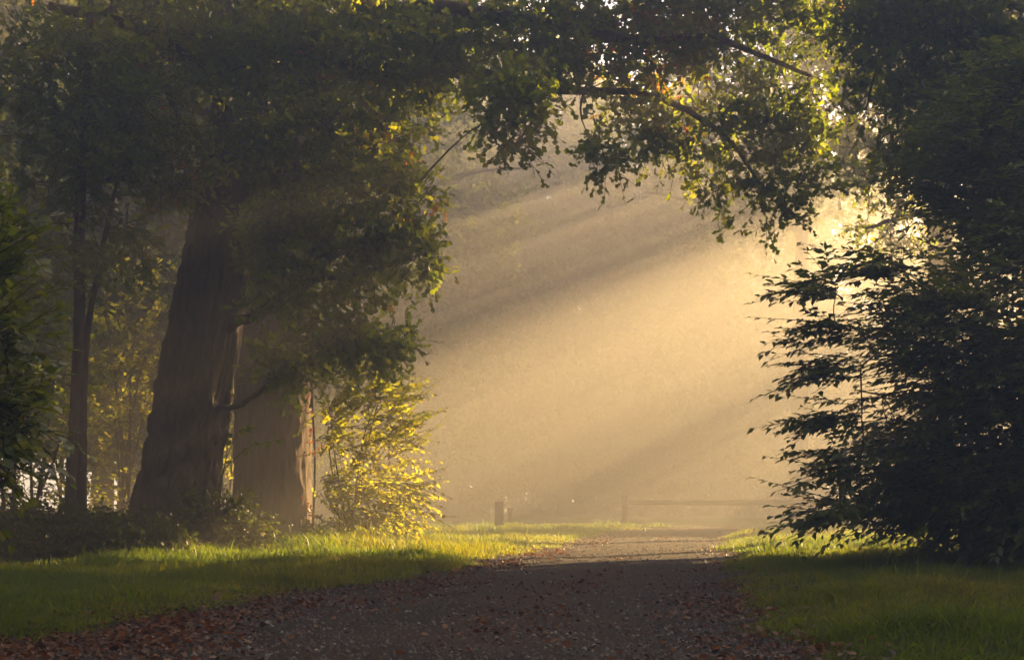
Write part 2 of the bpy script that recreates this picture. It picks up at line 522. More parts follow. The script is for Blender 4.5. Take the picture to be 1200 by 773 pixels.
def bark_trunk(line, sides=40, seg=90, rough=.045, seed=0, flare=.0, ridges=0, lumps=.14):
    """line: control points (x,y,z,r) from the base up; fissured bark as geometry"""
    c = smooth_line(np.asarray(line, float), seg)
    P, r = c[:, :3], np.maximum(c[:, 3], .01)
    ang = np.linspace(0, 2 * np.pi, sides, endpoint=False)
    h = np.concatenate([[0], np.cumsum(np.linalg.norm(np.diff(P, axis=0), axis=1))])
    H, A = np.meshgrid(h, ang, indexing='ij')
    k = ridges or sides / 1.6
    wave = .9 * noise2(H * 1.6, A * 2, seed) + .5 * noise2(H * 5, A * 6, seed + 4)
    ridge = noise2((A / (2 * np.pi)) * k + wave, H * 3.6, seed + 1)
    ridge = np.clip(np.abs(ridge - .5) * 3.2, 0, 1) + .35 * noise2(A * 14, H * 11, seed + 5)
    lump = noise2(np.cos(A) * 1.7 + 9, np.sin(A) * 1.7 + H * .35, seed + 2) - .5
    rr = r[:, None] * (1 + rough * (ridge - .5) + lumps * lump)
    if flare:
        rr = rr * (1 + flare * np.exp(-H / .5) * (.6 + .6 * np.cos(A * 5 + 1.3)))
    T = norm(np.gradient(P, axis=0))
    X = norm(np.cross(np.array([0, 1., 0]), T)); Y = np.cross(T, X)
    V = P[:, None] + rr[..., None] * (X[:, None] * np.cos(A)[..., None] + Y[:, None] * np.sin(A)[..., None])
    i = (np.arange(seg - 1) * sides)[:, None]
    j = np.arange(sides)[None]; jn = (j + 1) % sides
    Q = np.stack([i + j, i + jn, i + sides + jn, i + sides + j], -1).reshape(-1, 4)
    return V.reshape(-1, 3), Q


def blob_points(blobs, rng, shell=.0):
    """blobs: (center, radii, n)"""
    out = []
    for c, r, n in blobs:
        d = rnd_dir(n, rng)
        rad = rng.random(n) ** (1 / 3)
        rad = shell + (1 - shell) * rad
        out.append(np.asarray(c) + d * rad[:, None] * np.asarray(r))
    return np.vstack(out)


def fuse_tubes(parts):
    """parts: list of ((P,R), sides)"""
    Vs, Qs, o = [], [], 0
    for (P, Rd), s in parts:
        if len(P) == 0: continue
        v, q = tubes(np.ascontiguousarray(P), np.ascontiguousarray(Rd), s)
        Vs.append(v); Qs.append(q + o); o += len(v)
    return np.vstack(Vs), np.vstack(Qs)


def limb_mesh(line, sides=10, seg=26):
    c = smooth_line(np.asarray(line, float), seg)
    wv = np.stack([noise2(np.arange(seg) * .6, np.zeros(seg) + q, 51) - .5 for q in range(3)], -1)
    c[1:, :3] += wv[1:] * .35 * np.minimum(c[1:, 3:4] * 3, .3)
    return c, tubes(c[None, :, :3], c[None, :, 3], sides)


def leafy(parent, anchors, limbs, rng, mat, tpl, nspray, nl, length, size, planar, outc=None, out_w=.6, name="crown", droop=.12, r_scale=.010, tilt=.25,
          wmat=None, pick=0, pick_fn=None, pick_mats=None, dirw=None, flat=1.0):
    br, D = grow(limbs, anchors, rng, r_scale)
    P = np.repeat(anchors, nspray, 0)
    Dr = np.repeat(D, nspray, 0)
    if outc is not None:
        o = norm(P - np.asarray(outc))
    else:
        o = Dr
    Dr = norm(Dr * .5 + o * out_w + rng.normal(size=P.shape) * .5 + (0 if dirw is None else np.asarray(dirw)))
    Dr = norm(Dr * np.array([1, 1, flat]))
    P = P + rng.normal(size=P.shape) * .04
    cl = noise2(P[:, 0] * .9, P[:, 2] * .9 + P[:, 1], 77)
    tw, lv = sprays(P, Dr, rng, nl, length, size, planar, droop=droop, tilt=tilt, tint_clump=cl)
    v, q = fuse_tubes([(br, 4), (tw, 3)])
    w = link("branchwork", make_mesh("branchwork", v, [q], smooth=True), wmat or M_twig, parent)
    w["kind"] = "stuff"
    pos, d, nn, sz, tn = lv
    if pick:
        sc = pick_fn(pos + norm(d) * sz[:, None])
        idx = np.argsort(-sc)[:pick]
        mask = np.ones(len(pos), bool); mask[idx] = False
        pick_leaves(parent, [a[idx] for a in lv], tpl, mat)
        pos, d, nn, sz, tn = [a[mask] for a in lv]
    V, T, t = leaves(tpl if len(tpl[0]) > 8 else lean(tpl), pos, d, nn, sz, tn)
    c = link(name, make_mesh(name, V, [T], tint=t), mat, parent)
    c["kind"] = "stuff"
    return c


def pick_leaves(parent, lv, tpl, mat):
    """leaves that can be told apart become parts of their own; eight shared leaf meshes"""
    from mathutils import Matrix
    pos, d, nn, sz, tn = lv
    base = []
    for k in range(8):
        V = tpl[0].copy()
        V[:, 2] += .10 * math.sin(k * 1.7) * V[:, 0] ** 2
        V[:, 1] += .06 * math.cos(k * 2.3) * V[:, 0] ** 2
        b = make_mesh("leaf", V, [tpl[1]], tint=np.full(len(V), (k + .5) / 8))
        b.materials.append(mat); base.append(b)
    d = norm(d); nn = norm(nn - d * np.sum(nn * d, -1, keepdims=True)); s = np.cross(nn, d)
    for i in range(len(pos)):
        o = bpy.data.objects.new("leaf", base[min(int(tn[i] * 8), 7)])
        COL.objects.link(o)
        o.parent = parent
        o.matrix_parent_inverse = parent_inverse(parent)
        M = Matrix(((d[i, 0] * sz[i], s[i, 0] * sz[i], nn[i, 0] * sz[i], pos[i, 0]),
                    (d[i, 1] * sz[i], s[i, 1] * sz[i], nn[i, 1] * sz[i], pos[i, 1]),
                    (d[i, 2] * sz[i], s[i, 2] * sz[i], nn[i, 2] * sz[i], pos[i, 2]), (0, 0, 0, 1)))
        o.matrix_basis = M


OAK, OVAL, DIA = tpl_lobed(), tpl_oval(), tpl_diamond()


def ptr(px, py, d, rpx):
    return (*at(px, py, d), rpx * d / F)


# ------------------------------------------------------------------ the leaning oak
rng = np.random.default_rng(101)
base = at(196, 645, 20.5); base[2] = gz(base[0], base[1])
oak = thing("oak_tree", base, "big dark oak with thick leaning trunk whose leafy limbs arch over the path", "tree")
line = [(*(base - [0, 0, .25]), .68), ptr(203, 610, 20.5, 47), ptr(214, 540, 20.5, 43), ptr(225, 470, 20.5, 43), ptr(246, 350, 20.5, 40), ptr(266, 230, 20.5, 36),
        ptr(284, 110, 20.4, 32), ptr(300, 0, 20.3, 30), ptr(318, -130, 20.2, 24), ptr(330, -300, 20.2, 15)]
v, q = bark_trunk(line, 170, 190, .12, 3, .20, 40)
link("trunk", make_mesh("trunk", v, [q], smooth=True), M_bark, oak)
limbs = [smooth_line(line, 60)]
for l in [
    [ptr(296, 30, 20.3, 17), ptr(370, 66, 19.6, 11), ptr(450, 88, 19.0, 8), ptr(540, 80, 18.7, 6.5), ptr(640, 104, 18.6, 5), ptr(740, 108, 18.9, 4), ptr(840, 150, 19.2, 3), ptr(890, 215, 19.3, 1.5)],
    [ptr(450, 92, 19.0, 7), ptr(480, 50, 18.8, 6), ptr(495, -10, 18.6, 5), ptr(540, -90, 18.4, 4)],
    [ptr(300, -40, 20.2, 16), ptr(420, 4, 19.2, 11), ptr(560, 14, 18.6, 9), ptr(720, 42, 18.6, 6), ptr(850, 50, 18.8, 4), ptr(950, 90, 19, 2)],
    [ptr(262, 255, 20.4, 11), ptr(300, 215, 19.6, 8), ptr(350, 190, 18.8, 6), ptr(410, 200, 18.2, 4), ptr(470, 230, 17.8, 2)],
    [ptr(270, 385, 20.2, 7), ptr(310, 360, 19.6, 5.5), ptr(360, 330, 19, 4), ptr(420, 320, 18.4, 3), ptr(490, 300, 18, 1.5)],
    [ptr(255, 480, 20.2, 4), ptr(290, 470, 19.8, 3), ptr(335, 432, 19.4, 2.4), ptr(380, 425, 19, 1.5)],
    [ptr(280, 140, 20.3, 14), ptr(215, 60, 19.5, 11), ptr(140, 20, 18.5, 8), ptr(60, 10, 17.6, 5)],
    [ptr(262, 260, 20.3, 8), ptr(220, 225, 19.3, 6), ptr(160, 210, 18.6, 4), ptr(90, 215, 18, 2)],
]:
    c, (v, q) = limb_mesh(l)
    link("limb", make_mesh("limb", v, [q], smooth=True), M_bark, oak)
    limbs.append(c)


def bl(px, py, d, rx, ry, n, rd=None):
    """crown clump: centre pixel, depth, half size in pixels, twigs"""
    s = d / F
    return (at(px, py, d), (rx * s, rd or max(rx, ry) * s * .8, ry * s), n)


blobs = [bl(400, 55, 18.6, 130, 70, 150), bl(375, 165, 18.3, 105, 65, 140), bl(440, 225, 17.8, 62, 50, 62), bl(395, 325, 18.6, 70, 42, 66), bl(420, 400, 18.6, 62, 28, 54),
         bl(470, 295, 18.0, 48, 26, 40), bl(345, 255, 18.8, 35, 40, 34), bl(345, 425, 19.3, 45, 22, 30), bl(330, 335, 19.2, 45, 40, 26), bl(315, 250, 19.2, 38, 45, 22), bl(200, 50, 18.5, 130, 70, 150), bl(180, 190, 18.6, 75, 50, 70),
         bl(560, 35, 18.6, 110, 42, 75, .35), bl(600, 125, 16.2, 40, 48, 46, .25), bl(720, 32, 18.7, 120, 42, 100, .4), bl(850, 32, 18.9, 110, 45, 100, .4), bl(840, 140, 19.3, 90, 45, 46, .25),
         bl(710, 170, 17.2, 22, 26, 11, .15), bl(490, 80, 18.4, 70, 30, 46, .4), bl(880, 215, 19.4, 70, 50, 32, .25), bl(930, 185, 19.3, 50, 75, 32, .25), bl(780, 160, 19.1, 32, 34, 14, .2), bl(660, 75, 18.4, 60, 50, 32, .3), bl(745, 110, 18.9, 45, 30, 22, .25), bl(910, 110, 19.1, 60, 50, 30, .3),
         bl(500, -60, 18.6, 330, 60, 220), bl(880, -40, 18.8, 160, 50, 130), bl(120, -60, 18.6, 220, 60, 160)]
anch = blob_points(blobs, rng)
leafy(oak, anch, limbs, rng, M_oak, OAK, 3, 8, .40, .16, False, outc=None, out_w=.3, droop=.2, tilt=.5)

# ------------------------------------------------------------------ the second big trunk, misty
rng = np.random.default_rng(102)
base = at(318, 636, 24.5); base[2] = gz(base[0], base[1])
t2 = thing("lime_tree", base, "massive straight trunk veiled in mist just behind the leaning oak, red creeper on its edge", "tree")
line = [(*(base - [0, 0, .25]), .72), ptr(319, 600, 24.5, 45), ptr(319, 500, 24.5, 44), ptr(321, 350, 24.5, 42), ptr(325, 200, 24.5, 42), ptr(325, 50, 24.5, 38), ptr(325, -120, 24.5, 28)]
v, q = bark_trunk(line, 140, 150, .05, 13, .10, 46, .05)
link("trunk", make_mesh("trunk", v, [q], smooth=True), M_lime, t2)
limbs = [smooth_line(line, 50)]
for l in [[ptr(325, 150, 24.5, 18), ptr(400, 60, 24, 13), ptr(470, -20, 23.5, 8), ptr(520, -90, 23, 4)],
          [ptr(322, 100, 24.5, 18), ptr(260, 0, 24.5, 13), ptr(180, -60, 24.5, 7)],
          [ptr(325, 200, 24.5, 12), ptr(280, 150, 25.5, 8), ptr(200, 120, 26, 5)]]:
    c, (v, q) = limb_mesh(l)
    link("limb", make_mesh("limb", v, [q], smooth=True), M_bark, t2)
    limbs.append(c)
blobs = [bl(420, 20, 24, 130, 70, 130), bl(220, 40, 25, 170, 90, 190), bl(330, -90, 24, 330, 70, 230), bl(160, 140, 26, 110, 60, 90), bl(560, -30, 23, 120, 60, 80), bl(480, 110, 24, 60, 45, 40)]
leafy(t2, blob_points(blobs, rng), limbs, rng, M_under, OVAL, 3, 8, .42, .15, False, out_w=.3, droop=.2, tilt=.5)

# red creeper up its right edge
cre = thing("creeper", at(366, 632, 24.3), "red autumn creeper climbing the edge of the misty trunk", "creeper")
n = 230
py = 300 + 320 * rng.random(n) ** .8
P = np.array([at(363.5 + 3 * math.sin(a * .05) + rng.normal() * 3.4, a, 24.15 + rng.normal() * .14) for a in py])
P = P[(noise2(py * .035, py * 0, 61) > .30)]
V, T, t = leaves(OVAL, P, rnd_dir(len(P), rng) + [0.4, 0, -.6], rnd_dir(len(P), rng) + [.5, -.5, 0], .035 + .035 * rng.random(len(P)), rng.random(len(P)))
o = link("foliage", make_mesh("foliage", V, [T], tint=t), M_red, cre); o["kind"] = "stuff"
st = smooth_line([ptr(366, 634, 24.3, 1.6), ptr(369, 540, 24.3, 1.4), ptr(365, 430, 24.3, 1.2), ptr(368, 290, 24.3, .8)], 30)
v, q = tubes(st[None, :, :3], st[None, :, 3], 6)
link("stem", make_mesh("stem", v, [q], smooth=True), M_twig, cre)

# ------------------------------------------------------------------ slim twin-stemmed tree
rng = np.random.default_rng(103)
base = at(88, 640, 17.5); base[2] = gz(base[0], base[1])
tw = thing("young_tree", base, "slender dark tree with two thin upright stems beside the leaning oak", "tree")
s1 = [ptr(82, 650, 17.5, 7), ptr(84, 560, 17.5, 6.4), ptr(89, 450, 17.5, 6), ptr(93, 380, 17.5, 6.4), ptr(93, 270, 17.5, 6), ptr(98, 170, 17.5, 5), ptr(104, 60, 17.5, 4), ptr(108, -60, 17.5, 3)]
s2 = [ptr(95, 650, 17.6, 7), ptr(95, 560, 17.6, 6.4), ptr(97, 450, 17.6, 5.6), ptr(102, 390, 17.6, 4), ptr(118, 300, 17.7, 3), ptr(140, 200, 17.8, 2)]
limbs = []
for l in (s1, s2):
    c, _ = limb_mesh(l, 12, 60)
    v, q = bark_trunk(l, 18, 70, .10, 7)
    link("stem", make_mesh("stem", v, [q], smooth=True), M_bark, tw)
    limbs.append(c)
blobs = [bl(90, 180, 17.4, 80, 60, 80), bl(70, 90, 17.4, 90, 70, 100), bl(60, 300, 17.4, 60, 50, 40), bl(140, 290, 17.8, 50, 40, 25), bl(150, 130, 17.6, 70, 60, 60)]
leafy(tw, blob_points(blobs, rng), limbs, rng, M_under, OVAL, 3, 8, .36, .13, True, out_w=.4, droop=.2, tilt=.35)

# ------------------------------------------------------------------ shrubs
def shrub(name, label, cat, root, tips, blobs, seed, mat, tpl, nspray, nl, length, size, outc=None, group=None, planar=True, r0=.03, pick=0, pick_fn=None, tilt=.25, droop=.12, dirw=None, out_w=.7, shell=.3, flat=1.0):
    rng = np.random.default_rng(seed)
    root = np.asarray(root, float); root[2] = gz(root[0], root[1])
    o = thing(name, root, label, cat, group)
    limbs = []
    for tp in tips:
        tp = np.asarray(tp, float)
        mid = root * .5 + tp * .5 + np.array([0, 0, .18 * np.linalg.norm(tp - root)])
        st = root + np.append(rng.normal(size=2) * .12, -.05)
        l = [(*st, r0), (*(mid + rng.normal(size=3) * .1), r0 * .65), (*tp, r0 * .3)]
        c, (v, q) = limb_mesh(l, 7, 16)
        link("stem", make_mesh("stem", v, [q], smooth=True), M_twig, o)
        limbs.append(c)
    A = blob_points(blobs, rng, shell)
    A = A[A[:, 2] > gz(A[:, 0], A[:, 1]) + .12]
    leafy(o, A, limbs, rng, mat, tpl, nspray, nl, length, size, planar, outc=outc if outc is not None else root + [0, 0, .6], out_w=out_w, name="foliage", pick=pick, pick_fn=pick_fn, tilt=tilt, droop=droop, dirw=dirw, flat=flat)
    return o


# big hornbeam hedge-bush on the right
c0 = np.array([6.0, 15.6, 0])
tips = [(4.3, 14.2, 2.5), (4.6, 15.5, 3.0), (4.7, 13.6, 1.3), (6.2, 15.0, 4.2), (6.2, 14.2, 3.8), (6.5, 14.0, 3.5), (6.8, 16.5, 5.0), (4.0, 16.5, 2.0), (7.2, 13.5, 2.0)]
bbl = [((5.8, 15.3, 1.5), (1.95, 1.9, 1.1), 300), ((6.0, 15.3, 2.7), (1.9, 1.9, 1.1), 300), ((6.9, 15.3, 3.8), (1.6, 1.6, .95), 210), ((4.5, 14.9, 2.5), (.7, .8, .45), 40),
       ((4.7, 14.9, 1.0), (1.0, 1.0, .40), 80), ((5.0, 14.9, .72), (1.2, 1.0, .38), 130), ((5.7, 15.3, 1.3), (1.5, 1.2, .9), 160), ((6.5, 14.4, .6), (1.8, 1.3, .55), 170), ((6.5, 16.0, 1.2), (1.9, 1.2, 1.0), 200), ((7.4, 15.4, 2.2), (1.7, 1.6, 1.2), 180), ((7.6, 14.6, 3.2), (1.4, 1.4, 1.6), 150), ((7.6, 15.2, 4.6), (1.2, 1.2, .9), 120), bl(1140, 200, 16.2, 55, 55, 90, .8), bl(1195, 130, 16.4, 60, 55, 110, .9),
       bl(975, 345, 14.4, 30, 8, 9), bl(985, 385, 14.5, 20, 8, 8), bl(1040, 315, 14.6, 30, 10, 12), bl(995, 430, 14.3, 22, 10, 10), bl(990, 490, 14.4, 22, 10, 10), bl(995, 545, 14.3, 22, 10, 11), bl(990, 595, 14.2, 28, 8, 12)]
def front_left(p):
    px = CX + F * p[:, 0] / p[:, 1]; pyy = HY - F * (p[:, 2] - CH) / p[:, 1]
    return np.where((px < 1195) & (pyy > 150) & (pyy < 700), -np.abs(px - 900) / 60 - (p[:, 1] - 12.5), -99)
shrub("hornbeam_bush", "tall dark bush of overlapping pointed leaves overhanging the shaded grass verge", "bush", c0, tips, bbl, 201, M_horn, tpl_oval(.24, .05, .16), 3, 14, .68, .140,
      outc=(6.4, 16.0, 1.9), pick=290, pick_fn=front_left, tilt=.13, droop=.10, dirw=(-.35, -.1, 0), flat=.4)

# sunlit shrub beyond the second trunk
lc = at(395, 640, 22.5)
tips = [at(400, 430, 22.5), at(440, 470, 22.4), at(470, 560, 22.4), at(420, 540, 22.5), at(460, 425, 22.6), at(385, 480, 22.6)]
lb = [bl(420, 440, 22.5, 38, 32, 36), bl(425, 510, 22.5, 50, 45, 60), bl(425, 580, 22.5, 55, 35, 64), bl(388, 500, 22.6, 14, 80, 36), bl(455, 500, 22.5, 30, 70, 34), bl(455, 590, 22.3, 50, 30, 40)]
shrub("sunlit_shrub", "glowing yellow-green shrub with layered leafy sprays beside the misty trunk", "shrub", lc, tips, lb, 202, M_sunlit, tpl_oval(.30, .05, .12), 2, 14, .60, .102,
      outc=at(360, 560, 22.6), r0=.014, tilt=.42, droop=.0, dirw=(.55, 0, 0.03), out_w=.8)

# near shrub at the left edge with big leaves
nc = at(-100, 700, 8.2)
tips = [at(-20, 300, 8.2), at(20, 380, 8.1), at(30, 480, 8.0), at(-60, 260, 8.3), at(10, 560, 7.9)]
nb = [bl(-40, 290, 8.2, 60, 60, 46), bl(-35, 400, 8.1, 55, 70, 56), bl(-30, 510, 8.0, 60, 70, 60), bl(-80, 180, 8.3, 50, 80, 34)]
def right_front(p):
    px = CX + F * p[:, 0] / p[:, 1]
    return np.where(px > 2, px / 20. - p[:, 1], -99)
shrub("hazel_shrub", "near shrub with large broad dark leaves leaning in past the young tree", "shrub", nc, tips, nb, 203, M_horn, tpl_oval(.34, .05, .14), 2, 9, .33, .092,
      outc=at(-120, 500, 8.3), tilt=.3, pick=160, pick_fn=right_front)

# understory behind the trunks
for i, (px, d, top, n, lab, mt) in enumerate([
        (30, 21, 300, 150, "tall leafy understory shrub between the near hazel and the young tree", M_under),
        (145, 27.5, 250, 190, "sun-flecked yellow-green understory shrub between the young tree and the leaning oak", M_sunlit),
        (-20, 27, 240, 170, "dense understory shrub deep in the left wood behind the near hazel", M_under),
        (275, 28, 330, 120, "backlit understory shrub glimpsed between the two thick trunks", M_sunlit),
        (70, 30, 200, 200, "tall shrub filling the gap deep behind the twin-stemmed tree", M_under)]):
    rt = at(px, 640, d)
    s = d / F
    hgt = (620 - top) * s
    tips = [rt + [np.cos(a) * .7, np.sin(a) * .7, hgt * (.5 + .4 * ((i * 7 + k * 3) % 5) / 4)] for k, a in enumerate(np.linspace(0, 5.3, 6))]
    bb = [(rt + [0, 0, hgt * .3], (75 * s, 75 * s, hgt * .3), n // 2), (rt + [.2, 0, hgt * .7], (65 * s, 65 * s, hgt * .3), n // 2), (rt + [-.3, 0, hgt * .5], (90 * s, 70 * s, hgt * .2), n // 3)]
    shrub("understory_shrub", lab, "shrub", rt, tips, bb, 210 + i, mt, tpl_oval(.33, .05, .12), 2, 8, .42, .12, tilt=.3)

# low brambles in front of the trunks
for i, (px, d, rx, top, n, lab) in enumerate([
        (60, 16.4, 88, 590, 520, "broad low bramble thicket below the twin-stemmed tree"),
        (150, 17.0, 66, 600, 320, "low dark bramble mound against the foot of the leaning oak"),
        (258, 18.4, 58, 578, 330, "rounded bramble clump on the grass between the two thick trunks"),
        (-30, 15.6, 70, 585, 240, "dark bramble mound under the near hazel"),
        (385, 23.2, 34, 605, 80, "small weedy tuft at the foot of the sunlit shrub")]):
    s = d / F
    rt = at(px, 640, d); rt[2] = gz(rt[0], rt[1])
    h = CH + (HY - top) * s - rt[2]
    tips = [rt + [np.cos(a) * rx * s * .6, np.sin(a) * rx * s * .5, h * .7] for a in np.linspace(0, 5.3, 6)]
    shrub("bramble", lab, "bramble", rt, tips, [(rt + [0, 0, h * .38], (rx * s, rx * s * .7, h * .55), n)], 230 + i, M_bramble, tpl_oval(.34, .06, .12), 2, 7, .26, .075, planar=False, r0=.012, tilt=.4)

# thin sapling between the trunks
rng = np.random.default_rng(240)
base = at(254, 640, 18.2); base[2] = gz(base[0], base[1])
sp = thing("sapling", base, "thin sapling with a few hanging leaves rising from the bramble clump", "sapling")
ls = []
for l in [[ptr(254, 645, 18.2, .9), ptr(258, 580, 18.2, .8), ptr(266, 525, 18.2, .7), ptr(270, 450, 18.2, .5)], [ptr(262, 550, 18.2, .6), ptr(290, 525, 18.1, .5), ptr(325, 515, 18, .3)],
          [ptr(264, 540, 18.2, .5), ptr(280, 505, 18.2, .4), ptr(300, 500, 18.2, .3)]]:
    c, (v, q) = limb_mesh(l, 6, 20)
    link("stem", make_mesh("stem", v, [q], smooth=True), M_twig, sp); ls.append(c)
P = np.vstack([c[9:, :3] for c in ls]); P = np.repeat(P, 1, 0)
V, T, t = leaves(tpl_oval(.33, .05, .14), P, rnd_dir(len(P), rng) + [0, 0, -.5], rnd_dir(len(P), rng) + [0, -.5, .5], .07 + .05 * rng.random(len(P)), rng.random(len(P)))
o = link("foliage", make_mesh("foliage", V, [T], tint=t), M_under, sp); o["kind"] = "stuff"

# ------------------------------------------------------------------ right-hand tree behind the bush
rng = np.random.default_rng(301)
DT = 32.6
base = np.array([(1103 - CX) / F * DT, DT, 0.]); base[2] = gz(base[0], base[1])
rt = thing("oak_tree", base, "dark forked oak behind the tall bush with sun-edged leaves hanging over the meadow", "tree")
line = [(*(base - [0, 0, .2]), .46), ptr(1104, 480, DT, 17), ptr(1103, 330, DT, 15), ptr(1102, 200, DT, 13), ptr(1101, 90, DT, 12), ptr(1098, -20, DT, 9), ptr(1095, -110, DT, 5)]
v, q = bark_trunk(line, 36, 80, .08, 23, .12)
link("trunk", make_mesh("trunk", v, [q], smooth=True), M_bark, rt)
limbs = [smooth_line(line, 50)]
for l in [[ptr(1103, 232, DT, 8), ptr(1082, 205, DT - .6, 7.5), ptr(1048, 185, DT - 1.2, 6.5), ptr(1010, 158, DT - 1.6, 5.2), ptr(992, 115, DT - 1.8, 4.2), ptr(985, 60, DT - 2, 3.2), ptr(965, -20, DT - 2, 2)],
          [ptr(1103, 260, DT, 6), ptr(1075, 250, DT - .8, 4.5), ptr(1045, 258, DT - 1.4, 3), ptr(1015, 268, DT - 1.8, 1.6)],
          [ptr(1102, 170, DT, 8), ptr(1140, 110, DT - .6, 5.5), ptr(1190, 60, DT - 1, 3.5), ptr(1250, 30, DT - 1.4, 2)],
          [ptr(1101, 120, DT, 7), ptr(1070, 50, DT - .6, 5), ptr(1030, 0, DT - 1, 3)]]:
    c, (v, q) = limb_mesh(l)
    link("limb", make_mesh("limb", v, [q], smooth=True), M_bark, rt)
    limbs.append(c)
blobs = [bl(1045, 262, DT - 1.2, 46, 36, 36, .5), bl(1008, 165, DT - 1.5, 40, 55, 46, .5), bl(1060, 50, DT - 1, 100, 60, 150), bl(1160, 110, DT - .8, 80, 70, 170), bl(985, 30, DT - 1.8, 50, 50, 46, .6),
         bl(1110, 180, DT - 1, 60, 50, 80), bl(1190, 10, DT - 1, 120, 60, 150), bl(1050, -60, DT - .5, 130, 45, 100), bl(1240, 100, DT, 60, 80, 80)]
leafy(rt, blob_points(blobs, rng), limbs, rng, M_oak, OAK, 3, 7, .55, .19, False, out_w=.3, droop=.2, tilt=.5)

# overhanging tree rooted beside the bush
rng = np.random.default_rng(302)
base = np.array([9.3, 19.0, 0.]); base[2] = gz(base[0], base[1])
ov = thing("field_maple", base, "shaded tree whose dark leafy boughs hang down over the top of the tall bush", "tree")
line = [(*(base - [0, 0, .2]), .30), (9.3, 19, 2, .24), (9.2, 18.9, 4.5, .2), (9.0, 18.8, 7, .14), (8.9, 18.7, 9, .06)]
v, q = bark_trunk(line, 30, 60, .08, 33, .12)
link("trunk", make_mesh("trunk", v, [q], smooth=True), M_bark, ov)
limbs = [smooth_line(line, 40)]
for l in [[(9.2, 18.9, 4.6, .10), ptr(1240, 120, 18.4, 7), ptr(1160, 60, 18.1, 5), ptr(1080, 40, 18.1, 3), ptr(1030, 80, 18.2, 1.8), ptr(1015, 130, 18.2, 1)],
          [(9.1, 18.8, 5.8, .10), ptr(1260, 40, 18.3, 6), ptr(1170, 0, 18.2, 4), ptr(1060, -20, 18, 2)],
          [(9.2, 18.9, 3.8, .08), ptr(1250, 190, 18.4, 5), ptr(1180, 150, 18.2, 3), ptr(1120, 150, 18.1, 1.5)]]:
    c, (v, q) = limb_mesh(l)
    link("limb", make_mesh("limb", v, [q], smooth=True), M_bark, ov)
    limbs.append(c)
blobs = [bl(1165, 70, 18.1, 65, 50, 110), bl(1090, 25, 18, 60, 35, 70), bl(1030, 25, 18, 35, 28, 26, .4), bl(1130, -30, 18.1, 120, 40, 110), bl(1150, 150, 18.2, 55, 35, 60), bl(1230, 80, 18.4, 60, 90, 90), bl(1080, 90, 18.1, 34, 30, 34, .5), bl(1030, 95, 18.2, 38, 55, 46, .5), bl(1055, 170, 18.3, 34, 34, 26, .4), bl(1000, 30, 18.2, 34, 34, 28, .4)]
leafy(ov, blob_points(blobs, rng), limbs, rng, M_oak, OAK, 3, 8, .38, .14, False, out_w=.3, droop=.25, tilt=.5)

# ------------------------------------------------------------------ woodland trees: a few shared kinds, copied
def wood_kind(seed, height, crown_lo, rad, nanch, leaf):
    rng = np.random.default_rng(seed)
    tr = .016 * height
    line = [(0, 0, -.2, tr * 1.3), (0, 0, 1, tr), (rng.normal() * .2, rng.normal() * .2, height * .4, tr * .8), (rng.normal() * .4, rng.normal() * .4, height * .75, tr * .45), (0, 0, height * .95, .04)]
    tv, tq = bark_trunk(line, 14, 40, .06, seed)
    limbs = [smooth_line(line, 40)]
    parts = []
    for k in range(9):
        z = crown_lo + (height - crown_lo) * (.05 + .75 * k / 9)
        a = k * 2.4 + rng.random()
        rr = rad * (.75 + .3 * rng.random()) * (1 - .5 * k / 9)
        c, _ = limb_mesh([(0, 0, z - .6, tr * .5), (math.cos(a) * rr * .5, math.sin(a) * rr * .5, z + .5, tr * .3), (math.cos(a) * rr, math.sin(a) * rr, z + .6 + rng.random(), tr * .12)], 6, 14)
        limbs.append(c); parts.append(((c[None, :, :3], c[None, :, 3]), 6))
    bl_ = []
    for k in range(13):
        f = (k + .5) / 13
        z = crown_lo + (height - crown_lo) * f
        a = k * 2.4 + rng.random()
        env = rad * (math.sin(math.pi * min(.15 + f * .85, .97)) ** .6)
        bl_.append(((math.cos(a) * env * .55, math.sin(a) * env * .55, z), (env * .55, env * .55, (height - crown_lo) * .12), nanch // 13))
    A = blob_points(bl_, rng, .2)
    br, D = grow(limbs, A, rng, .008)
    P = np.repeat(A, 3, 0); Dr = norm(np.repeat(D, 3, 0) * .6 + rng.normal(size=(len(A) * 3, 3)) * .6)
    tw_, lv = sprays(P, Dr, rng, 8, .75, leaf, False, droop=.2, tilt=.5)
    v, q = fuse_tubes(parts + [(br, 3)])
    bm_ = make_mesh("branchwork", v, [q], smooth=True)
    V, T, t = leaves(DIA, *lv)
    cm = make_mesh("crown", V, [T], tint=t)
    tm = make_mesh("trunk", tv, [tq], smooth=True)
    tm.materials.append(M_bark); bm_.materials.append(M_twig); cm.materials.append(M_far)
    return tm, bm_, cm


KINDS = {
    'tall': wood_kind(401, 21, 14.5, 4.6, 460, .30),
    'tall2': wood_kind(402, 20.5, 14.0, 4.2, 330, .30),
    'round': wood_kind(403, 16, 2.5, 5.5, 950, .30),
    'round2': wood_kind(404, 17, 3.0, 6.0, 1000, .32),
    'small': wood_kind(406, 8.0, 5.3, 2.2, 330, .17),
    'umbrella': wood_kind(410, 17.5, 9.0, 6.0, 680, .30),
    'airy': wood_kind(409, 12.6, 8.6, 3.3, 70, .2),
    'mid': wood_kind(408, 11.5, 2.0, 2.9, 1300, .26),
    'thicket': wood_kind(407, 5.5, 0.0, 3.4, 620, .24),
    'low': wood_kind(405, 9, .8, 3.6, 620, .24),
}


